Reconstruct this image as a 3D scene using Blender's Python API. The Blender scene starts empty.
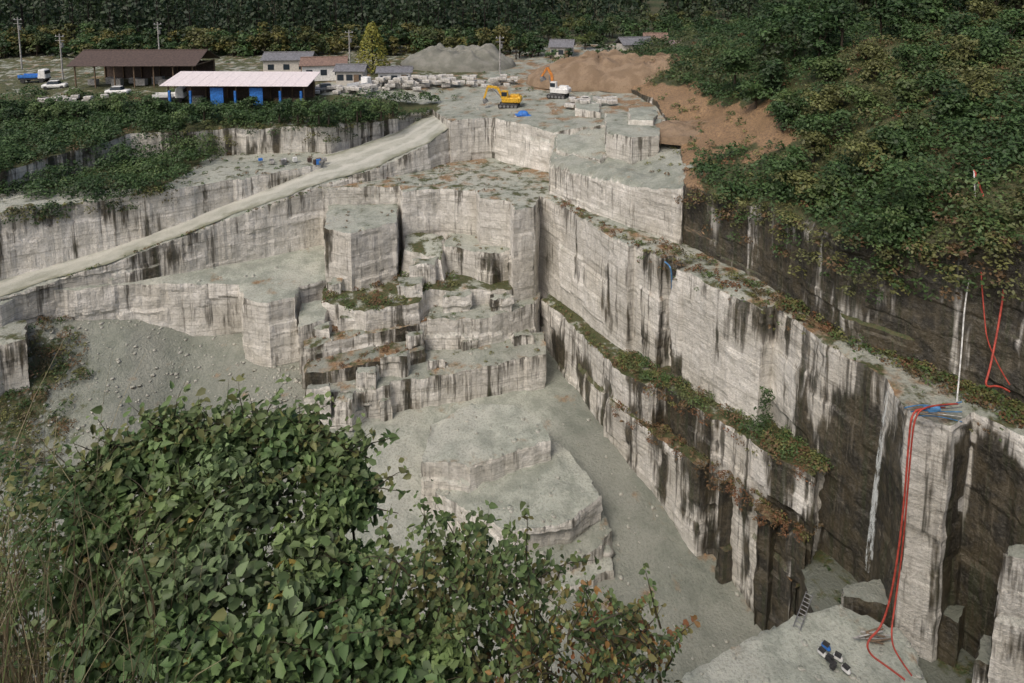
import bpy,bmesh,math,random
import numpy as np
from math import radians,sin,cos,pi
from mathutils import Vector,Matrix
from mathutils.geometry import delaunay_2d_cdt
rng=np.random.default_rng(7); random.seed(7)
S=bpy.context.scene
F=683.;PR=54.;TH=radians(7)
def P(px,py,h):
    u=(px-512)/F; v=(PR-py)/F
    dy=cos(TH)+v*sin(TH); dz=-sin(TH)+v*cos(TH)
    t=h/-dz
    return (u*t,dy*t,60-h)
def PY(px,py,Y):
    u=(px-512)/F; v=(PR-py)/F
    dy=cos(TH)+v*sin(TH); dz=-sin(TH)+v*cos(TH)
    t=Y/dy
    return (u*t,Y,60+dz*t)
# ---------------------------------------------------------------- noise
def _h(x,y,z,s):
    n=(x.astype(np.int64)*374761393+y.astype(np.int64)*668265263+z.astype(np.int64)*2147483629+s*974634777)&0xffffffff
    n=((n^(n>>13))*1274126177)&0xffffffff
    n=((n^(n>>16))*2246822519)&0xffffffff
    return ((n^(n>>15))&0xffffff)/float(0xffffff)
def vn(x,y,z,s=0):
    xi,yi,zi=np.floor(x),np.floor(y),np.floor(z)
    fx,fy,fz=x-xi,y-yi,z-zi
    fx=fx*fx*(3-2*fx);fy=fy*fy*(3-2*fy);fz=fz*fz*(3-2*fz)
    r=0
    for a in (0,1):
        for b in (0,1):
            for c in (0,1):
                w=(fx if a else 1-fx)*(fy if b else 1-fy)*(fz if c else 1-fz)
                r=r+w*_h(xi+a,yi+b,zi+c,s)
    return r
def fbm(x,y,z,s=0,o=3):
    r=0;a=.5;t=0
    for i in range(o):
        r=r+a*vn(x*2**i,y*2**i,z*2**i,s+i);t+=a;a*=.5
    return r/t
# ---------------------------------------------------------------- materials
def newmat(name):
    m=bpy.data.materials.new(name);m.use_nodes=True
    nt=m.node_tree;b=nt.nodes['Principled BSDF'];return m,nt,b
def L(nt,a,b): nt.links.new(a,b)
def M(nt,op,a,b=None,c=None,clamp=False):
    n=nt.nodes.new('ShaderNodeMath');n.operation=op;n.use_clamp=clamp
    for i,v in enumerate((a,b,c)):
        if v is None: continue
        if isinstance(v,(int,float)): n.inputs[i].default_value=v
        else: L(nt,v,n.inputs[i])
    return n.outputs[0]
def MR(nt,v,a,b,c=0.,d=1.,smooth=True):
    n=nt.nodes.new('ShaderNodeMapRange')
    if smooth:n.interpolation_type='SMOOTHSTEP'
    L(nt,v,n.inputs[0])
    for i,x in zip((1,2,3,4),(a,b,c,d)): n.inputs[i].default_value=x
    return n.outputs[0]
def MIX(nt,f,a,b):
    n=nt.nodes.new('ShaderNodeMix');n.data_type='RGBA'
    if isinstance(f,(int,float)): n.inputs[0].default_value=f
    else: L(nt,f,n.inputs[0])
    for s,v in ((6,a),(7,b)):
        if isinstance(v,tuple): n.inputs[s].default_value=(*v,1)
        else: L(nt,v,n.inputs[s])
    return n.outputs[2]
def NOI(nt,pos,scale,mp=(1,1,1),detail=4,rough=.55):
    v=pos
    if mp!=(1,1,1):
        m=nt.nodes.new('ShaderNodeVectorMath');m.operation='MULTIPLY'
        L(nt,pos,m.inputs[0]);m.inputs[1].default_value=mp;v=m.outputs[0]
    n=nt.nodes.new('ShaderNodeTexNoise');n.inputs['Scale'].default_value=scale
    n.inputs['Detail'].default_value=detail;n.inputs['Roughness'].default_value=rough
    L(nt,v,n.inputs['Vector']);return n.outputs[0]
def ATT(nt,name):
    n=nt.nodes.new('ShaderNodeAttribute');n.attribute_name=name;return n
def quarry_mat():
    m,nt,b=newmat('quarry_stone')
    g=nt.nodes.new('ShaderNodeNewGeometry');pos=g.outputs['Position']
    sx=nt.nodes.new('ShaderNodeSeparateXYZ');L(nt,g.outputs['Normal'],sx.inputs[0])
    wet_dark=ATT(nt,'wet_dark').outputs['Fac'];moss=ATT(nt,'moss').outputs['Fac'];dirt=ATT(nt,'dirt').outputs['Fac'];dt=ATT(nt,'dtop').outputs['Fac'];pan=ATT(nt,'pan').outputs['Fac']
    big=NOI(nt,pos,.13,detail=2)
    mid=NOI(nt,pos,.6,detail=4,rough=.65)
    fine=NOI(nt,pos,4,detail=4,rough=.7)
    tool=NOI(nt,pos,3.2,(1,1,.06),3,.65)
    layer=NOI(nt,pos,1.,(.05,.05,5.5),2,.6)
    st=NOI(nt,pos,.5,(1,1,.11),4,.66)
    st2=NOI(nt,pos,2.0,(1,1,.04),3,.7)
    bigc=M(nt,'SUBTRACT',big,.5)
    c=MIX(nt,MR(nt,mid,.35,.68),(.80,.77,.71),(.60,.575,.515))
    c=MIX(nt,MR(nt,big,.45,.6,0,.35),c,(.56,.51,.41))
    c=MIX(nt,M(nt,'MULTIPLY',pan,.45),c,(.33,.315,.275))
    c=MIX(nt,MR(nt,tool,.5,.72,0,.42),c,(.31,.29,.25))
    c=MIX(nt,MR(nt,layer,.56,.62,0,.38),c,(.25,.23,.185))
    mf1=M(nt,'ADD',M(nt,'MULTIPLY',M(nt,'SUBTRACT',st,.5),.9),M(nt,'MULTIPLY',bigc,.75))
    d1=M(nt,'SUBTRACT',M(nt,'ADD',st2,M(nt,'MULTIPLY',wet_dark,.35)),M(nt,'MULTIPLY',M(nt,'MINIMUM',dt,9),.018))
    d1=M(nt,'ADD',d1,mf1)
    c=MIX(nt,MR(nt,d1,.52,.74,0,.85),c,(.06,.054,.04))
    d2=M(nt,'ADD',st,M(nt,'MULTIPLY',wet_dark,.5))
    d2=M(nt,'ADD',d2,M(nt,'MULTIPLY',bigc,.55))
    wc=MIX(nt,MR(nt,mid,.4,.6),(.022,.019,.013),(.07,.056,.032))
    wc=MIX(nt,MR(nt,st2,.5,.65,0,.7),wc,(.038,.045,.02))
    wc=MIX(nt,MR(nt,tool,.57,.72,0,.5),wc,(.18,.155,.115))
    dm=MR(nt,d2,.66,.77,0,.96)
    c=MIX(nt,dm,c,wc)
    c=MIX(nt,MR(nt,fine,.45,.7,0,.35),c,(.19,.175,.145))
    # top surfaces
    t=MIX(nt,MR(nt,mid,.35,.65),(.42,.435,.37),(.275,.295,.245))
    t=MIX(nt,MR(nt,big,.45,.6,0,.5),t,(.53,.52,.45))
    t=MIX(nt,MR(nt,fine,.46,.66,0,.5),t,(.19,.2,.16))
    t=MIX(nt,M(nt,'MULTIPLY',wet_dark,1.15,clamp=True),t,(.11,.12,.095))
    dn=NOI(nt,pos,.35,detail=4,rough=.6)
    df=MR(nt,M(nt,'ADD',dn,M(nt,'MULTIPLY',dirt,.5)),.60,.76)
    t=MIX(nt,df,t,MIX(nt,MR(nt,fine,.4,.6),(.31,.20,.105),(.18,.115,.065)))
    mf=MR(nt,M(nt,'ADD',mid,M(nt,'MULTIPLY',moss,.5)),.64,.78)
    t=MIX(nt,mf,t,MIX(nt,MR(nt,fine,.4,.6),(.05,.07,.022),(.09,.08,.035)))
    topf=MR(nt,sx.outputs[2],.45,.75)
    L(nt,MIX(nt,topf,c,t),b.inputs['Base Color'])
    L(nt,MR(nt,dm,0,1,.9,.5),b.inputs['Roughness'])
    bp=nt.nodes.new('ShaderNodeBump');bp.inputs['Strength'].default_value=1.;bp.inputs['Distance'].default_value=.25
    hh=M(nt,'ADD',M(nt,'MULTIPLY',fine,.55),M(nt,'MULTIPLY',tool,.4))
    L(nt,hh,bp.inputs['Height']);L(nt,bp.outputs[0],b.inputs['Normal'])
    return m
QM=quarry_mat()
def leaf_mat():
    m,nt,b=newmat('foliage')
    a=ATT(nt,'Col')
    L(nt,a.outputs['Color'],b.inputs['Base Color']);b.inputs['Roughness'].default_value=.6
    tr=nt.nodes.new('ShaderNodeBsdfTranslucent');L(nt,a.outputs['Color'],tr.inputs[0])
    mx=nt.nodes.new('ShaderNodeMixShader');mx.inputs[0].default_value=.3
    L(nt,b.outputs[0],mx.inputs[1]);L(nt,tr.outputs[0],mx.inputs[2])
    L(nt,mx.outputs[0],nt.nodes['Material Output'].inputs[0]);return m
LM=leaf_mat()
_mc={}
def mat(name,col,rough=.6,metal=0,var=.25,scale=3):
    if name in _mc:return _mc[name]
    m,nt,b=newmat(name)
    g=nt.nodes.new('ShaderNodeTexCoord')
    n=NOI(nt,g.outputs['Object'],scale,detail=4)
    dk=tuple(x*(1-var) for x in col);lt=tuple(min(1,x*(1+var)) for x in col)
    L(nt,MIX(nt,MR(nt,n,.35,.65),dk,lt),b.inputs['Base Color'])
    b.inputs['Roughness'].default_value=rough;b.inputs['Metallic'].default_value=metal
    _mc[name]=m;return m
def gravel_mat(name,c1,c2,scale=1.5):
    m,nt,b=newmat(name);g=nt.nodes.new('ShaderNodeNewGeometry')
    a=NOI(nt,g.outputs['Position'],scale*.3,detail=3);f=NOI(nt,g.outputs['Position'],scale*4,detail=5,rough=.7)
    c=MIX(nt,MR(nt,a,.38,.62),c1,c2);c=MIX(nt,MR(nt,f,.5,.68,0,.6),c,tuple(x*.45 for x in c1))
    L(nt,c,b.inputs['Base Color']);b.inputs['Roughness'].default_value=.95
    bp=nt.nodes.new('ShaderNodeBump');bp.inputs['Distance'].default_value=.3;L(nt,f,bp.inputs['Height']);L(nt,bp.outputs[0],b.inputs['Normal'])
    return m
def road_mat():
    m,nt,b=newmat('haul_road_gravel');g=nt.nodes.new('ShaderNodeNewGeometry')
    a=NOI(nt,g.outputs['Position'],.5,detail=4);f=NOI(nt,g.outputs['Position'],5,detail=4,rough=.7)
    u=ATT(nt,'across').outputs['Fac'];n=M(nt,'MULTIPLY',M(nt,'SUBTRACT',a,.5),.25)
    d=M(nt,'ABSOLUTE',M(nt,'SUBTRACT',M(nt,'ABSOLUTE',M(nt,'SUBTRACT',M(nt,'ADD',u,n),.5)),.17))
    c=MIX(nt,MR(nt,a,.35,.65),(.43,.425,.365),(.33,.335,.28))
    c=MIX(nt,MR(nt,d,.03,.09,.6,0.),c,(.54,.53,.47))
    e=M(nt,'ABSOLUTE',M(nt,'SUBTRACT',u,.5))
    c=MIX(nt,MR(nt,M(nt,'ADD',e,n),.36,.5,0,.8),c,(.18,.185,.12))
    c=MIX(nt,MR(nt,f,.5,.7,0,.4),c,(.22,.215,.18))
    L(nt,c,b.inputs['Base Color']);b.inputs['Roughness'].default_value=.95
    bp=nt.nodes.new('ShaderNodeBump');bp.inputs['Distance'].default_value=.08;L(nt,f,bp.inputs['Height']);L(nt,bp.outputs[0],b.inputs['Normal'])
    return m
# ---------------------------------------------------------------- mesh helpers
def link(o,parent=None):
    S.collection.objects.link(o)
    if parent:o.parent=parent
    return o
def mesh_np(name,V,faces,mats,smooth=None,attrs=None,mi=None):
    me=bpy.data.meshes.new(name)
    V=np.asarray(V,dtype=np.float32)
    me.vertices.add(len(V));me.vertices.foreach_set('co',V.ravel())
    li=np.concatenate([f.ravel() for f in faces]).astype(np.int32)
    ls=[];p=0
    for f in faces:
        n,k=f.shape;ls.append(p+np.arange(n)*k);p+=n*k
    ls=np.concatenate(ls).astype(np.int32)
    me.loops.add(len(li));me.loops.foreach_set('vertex_index',li)
    me.polygons.add(len(ls));me.polygons.foreach_set('loop_start',ls)
    if smooth is not None: me.polygons.foreach_set('use_smooth',smooth)
    for a,(tp,val) in (attrs or {}).items():
        at=me.attributes.new(a,tp,'POINT')
        at.data.foreach_set('value' if tp=='FLOAT' else 'color',np.asarray(val,dtype=np.float32).ravel())
    me.update(calc_edges=True);me.validate()
    for m in mats: me.materials.append(m)
    o=bpy.data.objects.new(name,me);return link(o)
def rbf(C):
    C=np.array(C,float);XY=C[:,:2];n=len(C)
    D=np.linalg.norm(XY[:,None]-XY[None],axis=2)
    A=np.zeros((n+3,n+3));A[:n,:n]=-D-np.eye(n)*-.02;Q=np.c_[np.ones(n),XY/50];A[:n,n:]=Q;A[n:,:n]=Q.T
    w=np.linalg.lstsq(A,np.r_[C[:,2],0,0,0],rcond=None)[0]
    def f(x,y):
        x=np.atleast_1d(x).astype(float);y=np.atleast_1d(y).astype(float);out=np.empty(len(x))
        for i in range(0,len(x),4000):
            q=np.c_[x[i:i+4000],y[i:i+4000]]
            d=np.linalg.norm(q[:,None]-XY[None],axis=2)
            out[i:i+4000]=-d@w[:n]+np.c_[np.ones(len(q)),q/50]@w[n:]
        return out
    return f
def terrace(name,pts,bottom=2.,wet_dark=.1,moss=0.,dirt=0.,step=.45,tstep=1.,amp=.8,topamp=.25,ctrl=(),chip=.35,blk=.2,batter=0.,panel=1.):
    pts=[tuple(p) for p in pts]
    A=sum(pts[i][0]*pts[(i+1)%len(pts)][1]-pts[(i+1)%len(pts)][0]*pts[i][1] for i in range(len(pts)))
    if A<0: pts=pts[::-1]
    seed=sum(map(ord,name))+len(pts)
    R=[];s=0;SS=[];NR=[]
    n=len(pts);en=[]
    for i in range(n):
        a=np.array(pts[i]);b=np.array(pts[(i+1)%n]);e=b-a;l=np.hypot(e[0],e[1]);en.append(np.array([e[1],-e[0]])/max(l,1e-6))
    for i in range(n):
        a=np.array(pts[i]);b=np.array(pts[(i+1)%n]);l=np.hypot(*(b-a)[:2]);far=l>140
        k=max(1,int(math.ceil(l/(step if not far else 6))))
        for j in range(k):
            R.append(a+(b-a)*j/k);SS.append(s+l*j/k)
            if j==0:
                v=en[i]+en[i-1];v=v/max(np.dot(v,en[i]),.5)
                NR.append(v)
            else: NR.append(en[i])
        s+=l
    R=np.array(R);SS=np.array(SS);NR=np.array(NR);m=len(R)
    H=(R[:,2].max()-bottom);rows=max(2,int(math.ceil(H/(step*1.15))))
    zt=R[:,2]-chip*np.clip(fbm(R[:,0]*.7,R[:,1]*.7,R[:,2]*0,seed)*2-.7,0,1)
    t=np.linspace(0,1,rows+1)
    Z=zt[:,None]+(bottom-zt)[:,None]*t[None]
    Sg=np.repeat(SS[:,None],rows+1,1)
    dt=zt[:,None]-Z
    sw=Sg+.5*vn(Sg*.3,Z*.15,Z*0,seed+5)
    zr=np.zeros_like(sw)
    c1=_h(np.floor(sw/2.9),np.floor(Z/1.9+_h(np.floor(sw/2.9),zr,zr,seed)),zr,seed+1)
    c2=_h(np.floor(sw/5.3),np.floor(Z/5.4+.7*_h(np.floor(sw/5.3),zr,zr,seed+6)),zr,seed+2)
    X3=np.repeat(R[:,0][:,None],rows+1,1);Y3=np.repeat(R[:,1][:,None],rows+1,1)
    off=-blk*(c1-.3)*(c1>.6)-blk*1.8*c2+amp*.5*(fbm(X3*.35,Y3*.35,Z*.3,seed+3)-.5)+amp*.2*(vn(Sg*1.6,Z*.12,zr,seed+4)-.5)+amp*.16*(vn(X3*2.2,Y3*2.2,Z*2.2,seed+9)-.5)+batter*dt
    off[:,0]-=.12*_h(np.arange(m)*1.,np.zeros(m),np.zeros(m),seed)
    VX=X3+NR[:,0][:,None]*off;VY=Y3+NR[:,1][:,None]*off
    V=np.stack([VX,VY,Z],2).reshape(-1,3)
    i=np.arange(m);j=np.arange(rows);I,J=np.meshgrid(i,j,indexing='ij');I2=(I+1)%m
    q=np.stack([I*(rows+1)+J,I*(rows+1)+J+1,I2*(rows+1)+J+1,I2*(rows+1)+J],2).reshape(-1,4)
    step_r=max(1,m//140)
    base=[tuple(R[k]) for k in range(0,m,step_r)]+[tuple(c) for c in ctrl]
    zf=rbf(base)
    ring=np.stack([VX[:,0],VY[:,0]],1)
    x0,y0=ring.min(0);x1,y1=ring.max(0)
    gx,gy=np.meshgrid(np.arange(x0,x1,tstep),np.arange(y0,y1,tstep));g=np.stack([gx.ravel(),gy.ravel()],1)
    g+=rng.uniform(-.3,.3,g.shape)*tstep
    ins=np.zeros(len(g),bool);rx,ry=ring[:,0],ring[:,1]
    for k in range(m):
        k2=(k+1)%m
        c=((ry[k]>g[:,1])!=(ry[k2]>g[:,1]))
        if c.any():
            xx=(rx[k2]-rx[k])*(g[:,1]-ry[k])/(ry[k2]-ry[k]+1e-12)+rx[k]
            ins^=c&(g[:,0]<xx)
    g=g[ins]
    vin=[Vector(p) for p in ring]+[Vector(p) for p in g]
    ov,oe,of,oo,_,_=delaunay_2d_cdt(vin,[],[list(range(m))],1,1e-4)
    cv=np.array([[v.x,v.y] for v in ov]);cz=zf(cv[:,0],cv[:,1])
    cz=cz+topamp*(fbm(cv[:,0]*.25,cv[:,1]*.25,cz*0,seed+7)-.5)*2+.5*topamp*(vn(cv[:,0]*1.1,cv[:,1]*1.1,cz*0,seed+8)-.5)
    for k,o in enumerate(oo):
        for q2 in o:
            if q2<m: cz[k]=zt[q2];break
    n0=len(V);V=np.vstack([V,np.c_[cv,cz]])
    T=np.array([f for f in of if len(f)==3],int)
    a_,b_,c_=cv[T[:,0]],cv[T[:,1]],cv[T[:,2]]
    ar=(b_[:,0]-a_[:,0])*(c_[:,1]-a_[:,1])-(b_[:,1]-a_[:,1])*(c_[:,0]-a_[:,0])
    T[ar<0]=T[ar<0][:,::-1]
    nv=len(V)
    ev=lambda f:(f(V[:,0],V[:,1],V[:,2]) if callable(f) else np.full(nv,f))
    DT=np.r_[dt.ravel(),np.zeros(nv-n0)];PN=np.r_[(panel*c2**2).ravel(),np.zeros(nv-n0)]
    o=mesh_np(name,V,[q,T+n0],[QM],smooth=np.r_[np.zeros(len(q),bool),np.ones(len(T),bool)],
      attrs={'wet_dark':('FLOAT',ev(wet_dark)),'moss':('FLOAT',ev(moss)),'dirt':('FLOAT',ev(dirt)),'dtop':('FLOAT',DT),'pan':('FLOAT',PN)})
    return {'o':o,'z':zf,'V':np.c_[cv,cz],'T':T}
def sample(t,n,pred=None):
    V,T=t['V'],t['T'];a,b,c=V[T[:,0]],V[T[:,1]],V[T[:,2]]
    ar=.5*np.linalg.norm(np.cross(b-a,c-a),axis=1)
    cen=(a+b+c)/3
    if pred is not None: ar=ar*pred(cen[:,0],cen[:,1])
    k=rng.choice(len(T),n,p=ar/ar.sum());u=rng.random((n,2));f=u.sum(1)>1;u[f]=1-u[f]
    return a[k]+(b-a)[k]*u[:,:1]+(c-a)[k]*u[:,1:]
# ---------------------------------------------------------------- foliage
class Fol:
    def __init__(s):s.p=[];s.n=[];s.s=[];s.c=[];s.ex=[]
    def add(s,p,n,sz,c):
        s.p.append(p);s.n.append(n);s.s.append(np.broadcast_to(sz,len(p)));s.c.append(np.broadcast_to(c,(len(p),3)))
    def blob(s,c,r,k,sz,col,flat=.8,spread=.35,colvar=.3,tw=.6,low=-.25,sv=(.6,1.3)):
        d=rng.normal(size=(k,3));d/=np.linalg.norm(d,axis=1)[:,None];d[:,2]=np.where(d[:,2]<low,-d[:,2],d[:,2])
        lump=.75+.5*vn(d[:,0]*2+c[0],d[:,1]*2+c[1],d[:,2]*2,3)
        rr=r*lump*(1-spread*rng.random(k)**1.5)
        p=np.array(c)+d*rr[:,None]*np.array([1,1,flat])
        n=d*.6+np.array([0,0,.5])+rng.normal(size=(k,3))*tw*.6
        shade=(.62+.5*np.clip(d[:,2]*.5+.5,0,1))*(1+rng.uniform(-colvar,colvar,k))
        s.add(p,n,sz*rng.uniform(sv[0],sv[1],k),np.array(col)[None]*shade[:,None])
    def trunk(s,a,b,r0,r1,col=(.06,.045,.03)):
        s.ex.append((a,b,r0,r1,col))
    def build(s,name,asp=.6,curved=False):
        p=np.vstack(s.p);n=np.vstack(s.n);sz=np.concatenate(s.s)[:,None];c=np.vstack(s.c)
        n=n/np.linalg.norm(n,axis=1)[:,None];r=rng.normal(size=p.shape)
        t=np.cross(n,r);t/=np.linalg.norm(t,axis=1)[:,None];b=np.cross(n,t);k=len(p)
        if curved:
            w_=rng.uniform(.75,1.15,(k,1));cu=rng.uniform(.3,1.8,(k,1))
            vs=[p-t*sz*.5, p-t*sz*.25+b*sz*.34*w_+n*sz*.1*cu, p+t*sz*.15+b*sz*.27*w_+n*sz*.08*cu, p+t*sz*.58-n*sz*.12*cu, p+t*sz*.15-b*sz*.27*w_+n*sz*.08*cu, p-t*sz*.25-b*sz*.34*w_+n*sz*.1*cu]
            V=np.stack(vs,1).reshape(-1,3);i=np.arange(k)[:,None]*6
            Fq=np.vstack([i+np.array([[0,3,2,1]]),i+np.array([[0,5,4,3]])]);C=np.repeat(c,6,0)
        else:
            vs=[p-t*sz*.5,p+b*sz*asp*.5+t*sz*.08,p+t*sz*.5,p-b*sz*asp*.5+t*sz*.08]
            V=np.stack(vs,1).reshape(-1,3);Fq=np.arange(k*4).reshape(-1,4);C=np.repeat(c,4,0)
        if s.ex:
            tv=[];tf=[];tc=[];o=len(V)
            for a,b2,r0,r1,col in s.ex:
                a=np.array(a,float);b2=np.array(b2,float);d=b2-a;d/=np.linalg.norm(d);u=np.cross(d,[.3,.9,.1]);u/=np.linalg.norm(u);w=np.cross(d,u)
                for e,rr in ((a,r0),(b2,r1)):
                    for q in range(6): tv.append(e+rr*(u*cos(q*pi/3)+w*sin(q*pi/3)));tc.append(col)
                for q in range(6): tf.append([o+q,o+(q+1)%6,o+6+(q+1)%6,o+6+q])
                o+=12
            V=np.vstack([V,tv]);Fq=np.vstack([Fq,tf]);C=np.vstack([C,tc])
        C=np.c_[np.clip(C,0,1),np.ones(len(C))]
        return mesh_np(name,V,[Fq],[LM],attrs={'Col':('FLOAT_COLOR',C)})
G1=(.036,.072,.022);G2=(.062,.112,.034);G3=(.10,.152,.048);G4=(.17,.175,.06);BR=(.17,.11,.055);RB=(.19,.095,.045)
def pick(a): return np.array(a[rng.integers(len(a))])
# ================================================================ TERRAIN
INW=np.array([.86,.5,0])
def inn(p,d): return tuple(np.array(p)+INW*d)
def pxy(x,y,z):
    d=y*cos(TH)+(60-z)*sin(TH);v=( -(60-z)*cos(TH)+y*sin(TH))/d
    return 512+F*x/d, PR-F*v
def bear(x,y,z): return x/(y*cos(TH)+(60-z)*sin(TH))
def bump(x,y,c,r): return np.exp(-((x-c[0])**2+(y-c[1])**2)/(r*r))
floor_dark=lambda x,y,z:.06+.45*np.clip((x-2)/4,0,1)*np.clip(((x)*.7-(y-80)*.35)/9.,0,1)*(y<84)+.3*bump(x,y,P(450,683,56),9)+.36*np.clip((-17-x)/5,0,1)+.2*bump(x,y,P(200,420,50),9)  # darker floor tone along the lane, the front and the west side
floor=terrace('quarry_floor',[(-95,5,8),(-95,95,18),(-30,105,14),(30,100,8),(40,60,2),(40,5,2)],bottom=-6,wet_dark=floor_dark,tstep=.8,topamp=.45,
 moss=lambda x,y,z:-.3+1.0*bump(x,y,P(5,400,46),9),
 ctrl=[P(300,440,50),P(375,400,50),P(460,392,50),P(540,388,50),P(600,440,51),P(650,500,53),P(700,580,56),P(740,620,57),P(640,600,55.5),P(560,600,55),P(500,600,55),P(400,500,52.5),P(380,450,51),P(450,683,56),P(650,683,57),P(200,440,50),P(100,430,48.5),P(30,400,46),P(35,328,40.5),P(130,334,43.),P(235,345,46.),P(300,375,48),P(0,360,42.5),P(180,392,49),P(210,370,47.6),P(120,385,46.8),P(70,350,43.2),P(160,356,45.6),P(330,430,50.2),P(80,480,52),P(0,480,50)])
T={}
m30=lambda x,y:P(x,y,30)
def wL1(x,y,z):
    w=.15+.12*np.clip((64-y)/10,0,1)
    blk_=((y<43.6)&(x<29.9))
    w=w+.6*np.exp(-((y-48.0)/4.2)**2)*np.clip((28-z)/5,0,1)*(x>20)
    w=w+.25*np.clip((57-y)/3,0,1)*np.clip((23-z)/4,0,1)*(~blk_)
    w=w+.75*((x>29.9)&(y<43.5)&(z<29.4))*np.clip((29.4-z)/2.5,.3,1)
    w=w+.55*bump(x,y,inn(m30(666,265),.5),1.5)  # darker in and around the wall slot
    return np.where(blk_,.2,w)
T['L1']=terrace('quarry_wall',[m30(540,195),m30(628,247),inn(m30(628,247),.9),m30(660,260),inn(m30(660,260),1.8),inn(m30(672,267),1.8),m30(672,267),m30(763,311),inn(m30(763,311),1.6),m30(822,343),m30(884,377),m30(910,415),m30(955,427),inn(m30(957,424),2.4),m30(1040,446),m30(1200,520),
  (75,15,30),(75,100,30),(30,125,30),(-20,112,30),m30(320,188),m30(398,186),m30(402,192),m30(440,188),m30(474,190),m30(478,198),m30(508,201),m30(512,211),m30(536,207)],wet_dark=wL1,moss=.3,dirt=.25,step=.34,blk=.16,amp=.7)
T['L2']=terrace('quarry_bench',[P(540,298,43),P(575,331,42.8),P(607,362,42.6),P(611,367,42.5),P(655,393,42),inn(P(660,391,42),.5),P(712,421,41.4),inn(P(714,422,41.4),.5),P(762,450,40.8),P(768,455,40.7),P(818,479,40),P(823,462,40),(36,44,19),(36,80,18),(8,95,17)],
  wet_dark=lambda x,y,z:.18+.5*bump(x,y,P(675,400,42),3.6)+.22*np.clip((56-y)/4,0,1)+.2*np.clip((16-z)/3,0,1),moss=.6,dirt=.3,step=.34,blk=.26)  # last darkening term: lower band of the bench wall
T['E3']=terrace('quarry_bench',[P(604,400,46.5),P(650,432,46.2),P(690,463,46),P(700,470,46),inn(P(702,471,46),2.4),inn(P(712,478,46),2.4),P(714,480,46),P(722,486,45.9),inn(P(724,488,45.9),2.2),inn(P(748,503,45.8),2.2),P(752,508,45.8),P(772,521,45.7),inn(P(774,522,45.7),1.6),inn(P(784,528,45.6),1.6),P(786,530,45.6),P(806,543,45.5),P(812,520,45.5),(34,50,14.5),(34,75,14),(14,80,13.5)],
  wet_dark=lambda x,y,z:.18+.36*np.clip((61-y)/3,0,1)+.5*bump(x,y,inn(P(738,498,46),1.8),2.8),moss=.5,dirt=.5,step=.32,blk=.26)  # last darkening term: the recess between the columns
T['F']=terrace('quarry_platform',[P(672,692,46.5),P(690,666,46.3),P(740,637,46.2),P(792,612,46),P(835,603,46),P(905,625,46),P(922,650,46),P(930,700,46),P(930,900,46),P(660,900,46.5)],wet_dark=-.05,moss=-.1,bottom=-2,step=.35,tstep=.45,topamp=.2)
T['F2']=terrace('quarry_bench',[P(800,592,48),P(796,566,48),(30,56,12),(50,40,12),(50,10,12),P(930,900,48),P(850,720,48)],wet_dark=.8,moss=.3,bottom=-4,step=.4,topamp=.5)
T['F3']=terrace('stone_block',[P(1000,556,36.5),P(1060,572,36.5),P(1070,545,36.5),P(1003,536,36.5)],wet_dark=.38,step=.35,bottom=5)
T['F4']=terrace('stone_block',[P(935,610,44.5),P(960,625,44.5),P(968,604,44.5),P(940,592,44.5)],wet_dark=.75,step=.35,bottom=5)
T['F5']=terrace('stone_block',[P(975,660,44.5),P(1040,672,44.5),P(1050,640,44.5),P(980,630,44.5)],wet_dark=.45,step=.35,bottom=5)
T['F6']=terrace('quarry_ledge',[P(838,598,45.2),P(870,606,45.2),P(905,612,45.2),P(915,596,45.2),P(880,578,45.2),P(845,582,45.2)],wet_dark=.55,step=.3,bottom=5,tstep=.5)
# ramp & west benches
RO=[(-120,345,38),(0,299,36.5),(60,279,36),(125,260,34.9),(220,222,32.4),(310,189,29.9),(380,167,28.1),(430,143,26),(462,121,24),(500,97,22.6)]
RI=[(-120,290,37.8),(0,262,36),(80,235,34.6),(160,205,33),(240,180,31),(300,160,29),(350,148,27.6),(400,130,26),(437,108,24.2),(475,93,22.8)]
T['ramp']=terrace('ramp_embankment',[P(*a) for a in RO]+[P(*a) for a in RI[::-1]],bottom=15,wet_dark=.14,moss=-.1,step=.4,topamp=.03,tstep=.8)
def resamp(A,n):
    A=np.array([P(*a) for a in A]);d=np.r_[0,np.cumsum(np.linalg.norm(np.diff(A,axis=0),axis=1))];s=np.linspace(0,d[-1],n)
    return np.stack([np.interp(s,d,A[:,k]) for k in range(3)],1)
ro,ri=resamp(RO,140),resamp(RI,140);nc=11
us=np.linspace(.04,.93,nc);rv=[];ru=[]
for i in range(140):
    wob=.03*np.sin(i*.35)+.02*np.sin(i*.9)
    for u in us:
        p=ro[i]*(1-u)+ri[i]*u;p=p+(ri[i]-ro[i])*wob*(1 if .1<u<.9 else .6);z=float(T['ramp']['z'](p[0],p[1])[0])
        rv.append((p[0],p[1],z+.09-.05*abs(u-.5)));ru.append((u-.04)/.89)
I,J=np.meshgrid(np.arange(139),np.arange(nc-1),indexing='ij')
q=np.stack([I*nc+J,(I+1)*nc+J,(I+1)*nc+J+1,I*nc+J+1],2).reshape(-1,4)
mesh_np('haul_road',rv,[q],[road_mat()],smooth=np.ones(len(q),bool),attrs={'across':('FLOAT',ru)})
T['G']=terrace('quarry_ledge',[P(-40,318,37.1),P(0,305,36.9),P(30,292,37),P(130,284,37.9),P(237,285,39),P(240,299,39.1),P(268,304,39.2),P(297,298,39.2),P(300,286,39.2),P(326,279,39.2),P(332,255,38.5),(-30,100,22),(-60,92,23)],wet_dark=.04,moss=-.1,step=.36,topamp=.15)
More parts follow.
